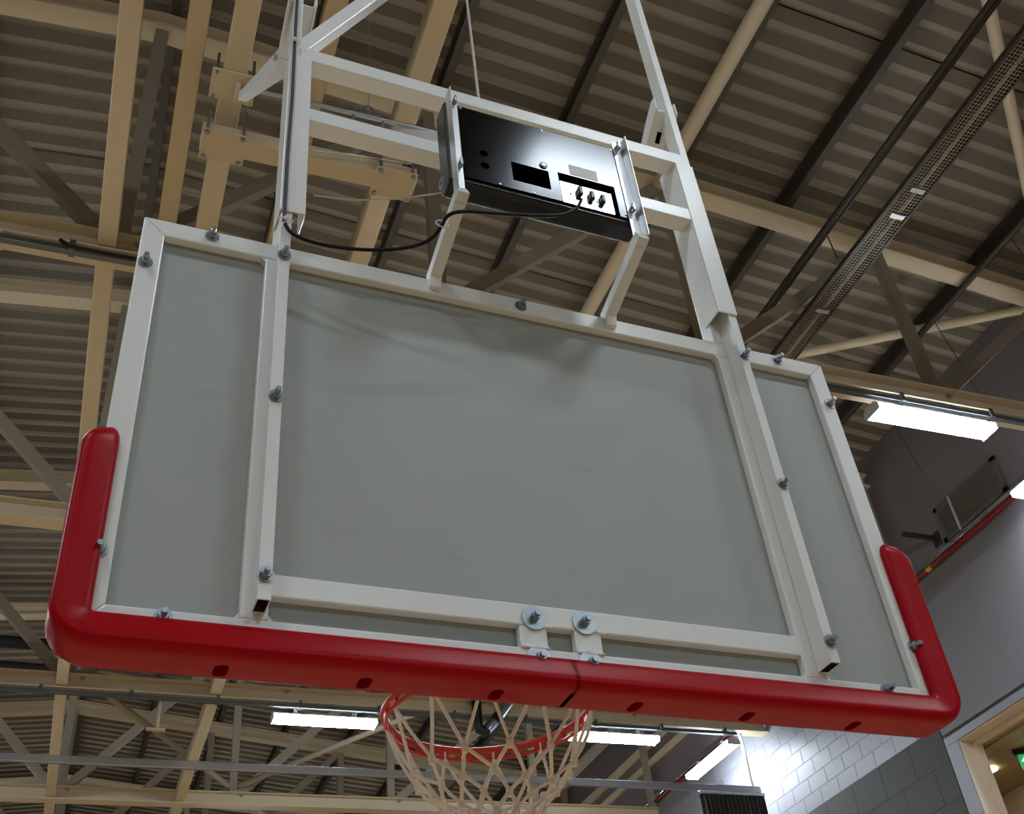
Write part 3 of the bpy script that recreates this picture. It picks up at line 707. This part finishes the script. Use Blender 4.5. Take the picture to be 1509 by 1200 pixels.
for (u, v, y) in ((420, 327, -.056), (433, 63, -.056)):
    p_ = gy(u, v, y)
    beam('cable_tie', MB().tube([G((p_.x+.017*math.cos(a), p_.y-.0+.007*math.sin(a)-.006, p_.z)) for a in [i*math.pi/8 for i in range(16)]], .0016, 6, True).ball(G((p_.x, p_.y-.012, p_.z)), .006), 'white', 'white cable tie on the left mast, %s' % ('lower, at the sleeve end' if v > 200 else 'upper, above the sleeve'), 'cable tie', 'cable ties')
p_ = gy(652, 330, -.165)
beam('cable_tie', MB().tube([G((p_.x+.016*math.cos(a), p_.y+.004*math.sin(a), p_.z+.016*math.sin(a))) for a in [i*math.pi/8 for i in range(16)]], .0016, 6, True), 'white', 'white cable tie on the left scoreboard arm', 'cable tie', 'cable ties')

# ---- rim and net
RZ, RC_, RR = .10, Vector((-.012, .388, 0)), .229
hp = gthing('basketball_hoop', 'orange-red basketball hoop seen below the padding', 'hoop', (-.012, .04, RZ)); hb = (-.012, .04, RZ)
def circ(rad, z, n=72): return [(RC_.x+rad*math.cos(2*math.pi*i/n), RC_.y+rad*math.sin(2*math.pi*i/n), z) for i in range(n)]
part('ring', MB().tube(circ(RR, RZ), .0095, 12, True), 'rim', hp, off=hb)
part('net_rail', MB().tube(circ(RR-.002, RZ-.021), .0045, 8, True), 'rim', hp, off=hb)
for i in range(24):
    a = 2*math.pi*(i+.5)/24; c, s = math.cos(a), math.sin(a)
    part('net_lug', MB().bar((RC_.x+(RR-.001)*math.cos(a-.055), RC_.y+(RR-.001)*math.sin(a-.055), RZ-.0125), (RC_.x+(RR-.001)*math.cos(a+.055), RC_.y+(RR-.001)*math.sin(a+.055), RZ-.0125), .008, .016), 'rim', hp, off=hb)
part('mounting_plate', MB().box(-.09, .066, FD+.0135, FD+.022, .02, .16), 'rim', hp, off=hb, bevel=.003)
part('neck', MB().prism([(-.085, .055), (.061, .055), (.12, .20), (.05, .178), (-.074, .178), (-.144, .20)], 'z', RZ-.012, RZ+.012), 'rim', hp, off=hb, bevel=.004)
for x in (-.13, .105): part('brace_rod', MB().tube([(x*.6, .05, .05), (x, .14, .07), (x*1.45, .25, RZ-.006)], .008, 8), 'rim', hp, off=hb)
nt_ = gthing('basketball_net', 'off-white knotted basketball net hanging from the rim', 'net', (RC_.x, RC_.y, -.33)); nb = (RC_.x, RC_.y, -.33)
rows = [(RR-.004, RZ-.024), (.170, -.046), (.130, -.084), (.102, -.116), (.086, -.146), (.077, -.174), (.072, -.202), (.070, -.230), (.071, -.258), (.074, -.286), (.078, -.312)]
NN = 12
rnd = random.Random(3)
K = []
for i, (rad, z) in enumerate(rows):
    row = []
    for j in range(NN):
        a = 2*math.pi*(j+(.5 if i % 2 else 0)+.22)/NN + (rnd.uniform(-.05, .05) if i else 0)
        rr = rad*(1+(rnd.uniform(-.04, .04) if i else 0))
        row.append(Vector((RC_.x+rr*math.cos(a), RC_.y+rr*math.sin(a), z+(rnd.uniform(-.008, .008) if i else 0))))
    K.append(row)
cm = MB(); KN = []
for i in range(len(rows)-1):
    for j in range(NN):
        for dj in ((0, -1) if i % 2 == 0 else (0, 1)):
            a = K[i][j]; b = K[i+1][(j+dj) % NN]
            off = Vector((a.x-RC_.x, a.y-RC_.y, 0)).normalized()*rnd.uniform(-.004, .01)
            mid = (a+b)/2+off
            q1 = a.lerp(b, .25)+off*.7; q3 = a.lerp(b, .75)+off*.7
            cm.tube([a, q1, mid, q3, b], .0041, 6)
        if i: KN.append(K[i][j])
for j in range(NN):
    a = K[0][j]; cm.tube([a+Vector((0, 0, -.004)), a+Vector((0, 0, .03))], .0032, 6)
part('cords', cm, 'cord', nt_, off=nb)
kme = MB().ball((0, 0, 0), .0088, 8, 5).tube([(0, 0, .006), (0, 0, -.012)], .0068, 8).mesh('knot')
for q in KN:
    o = part('knot', kme, 'cord', nt_); o.location = q-Vector(nb)
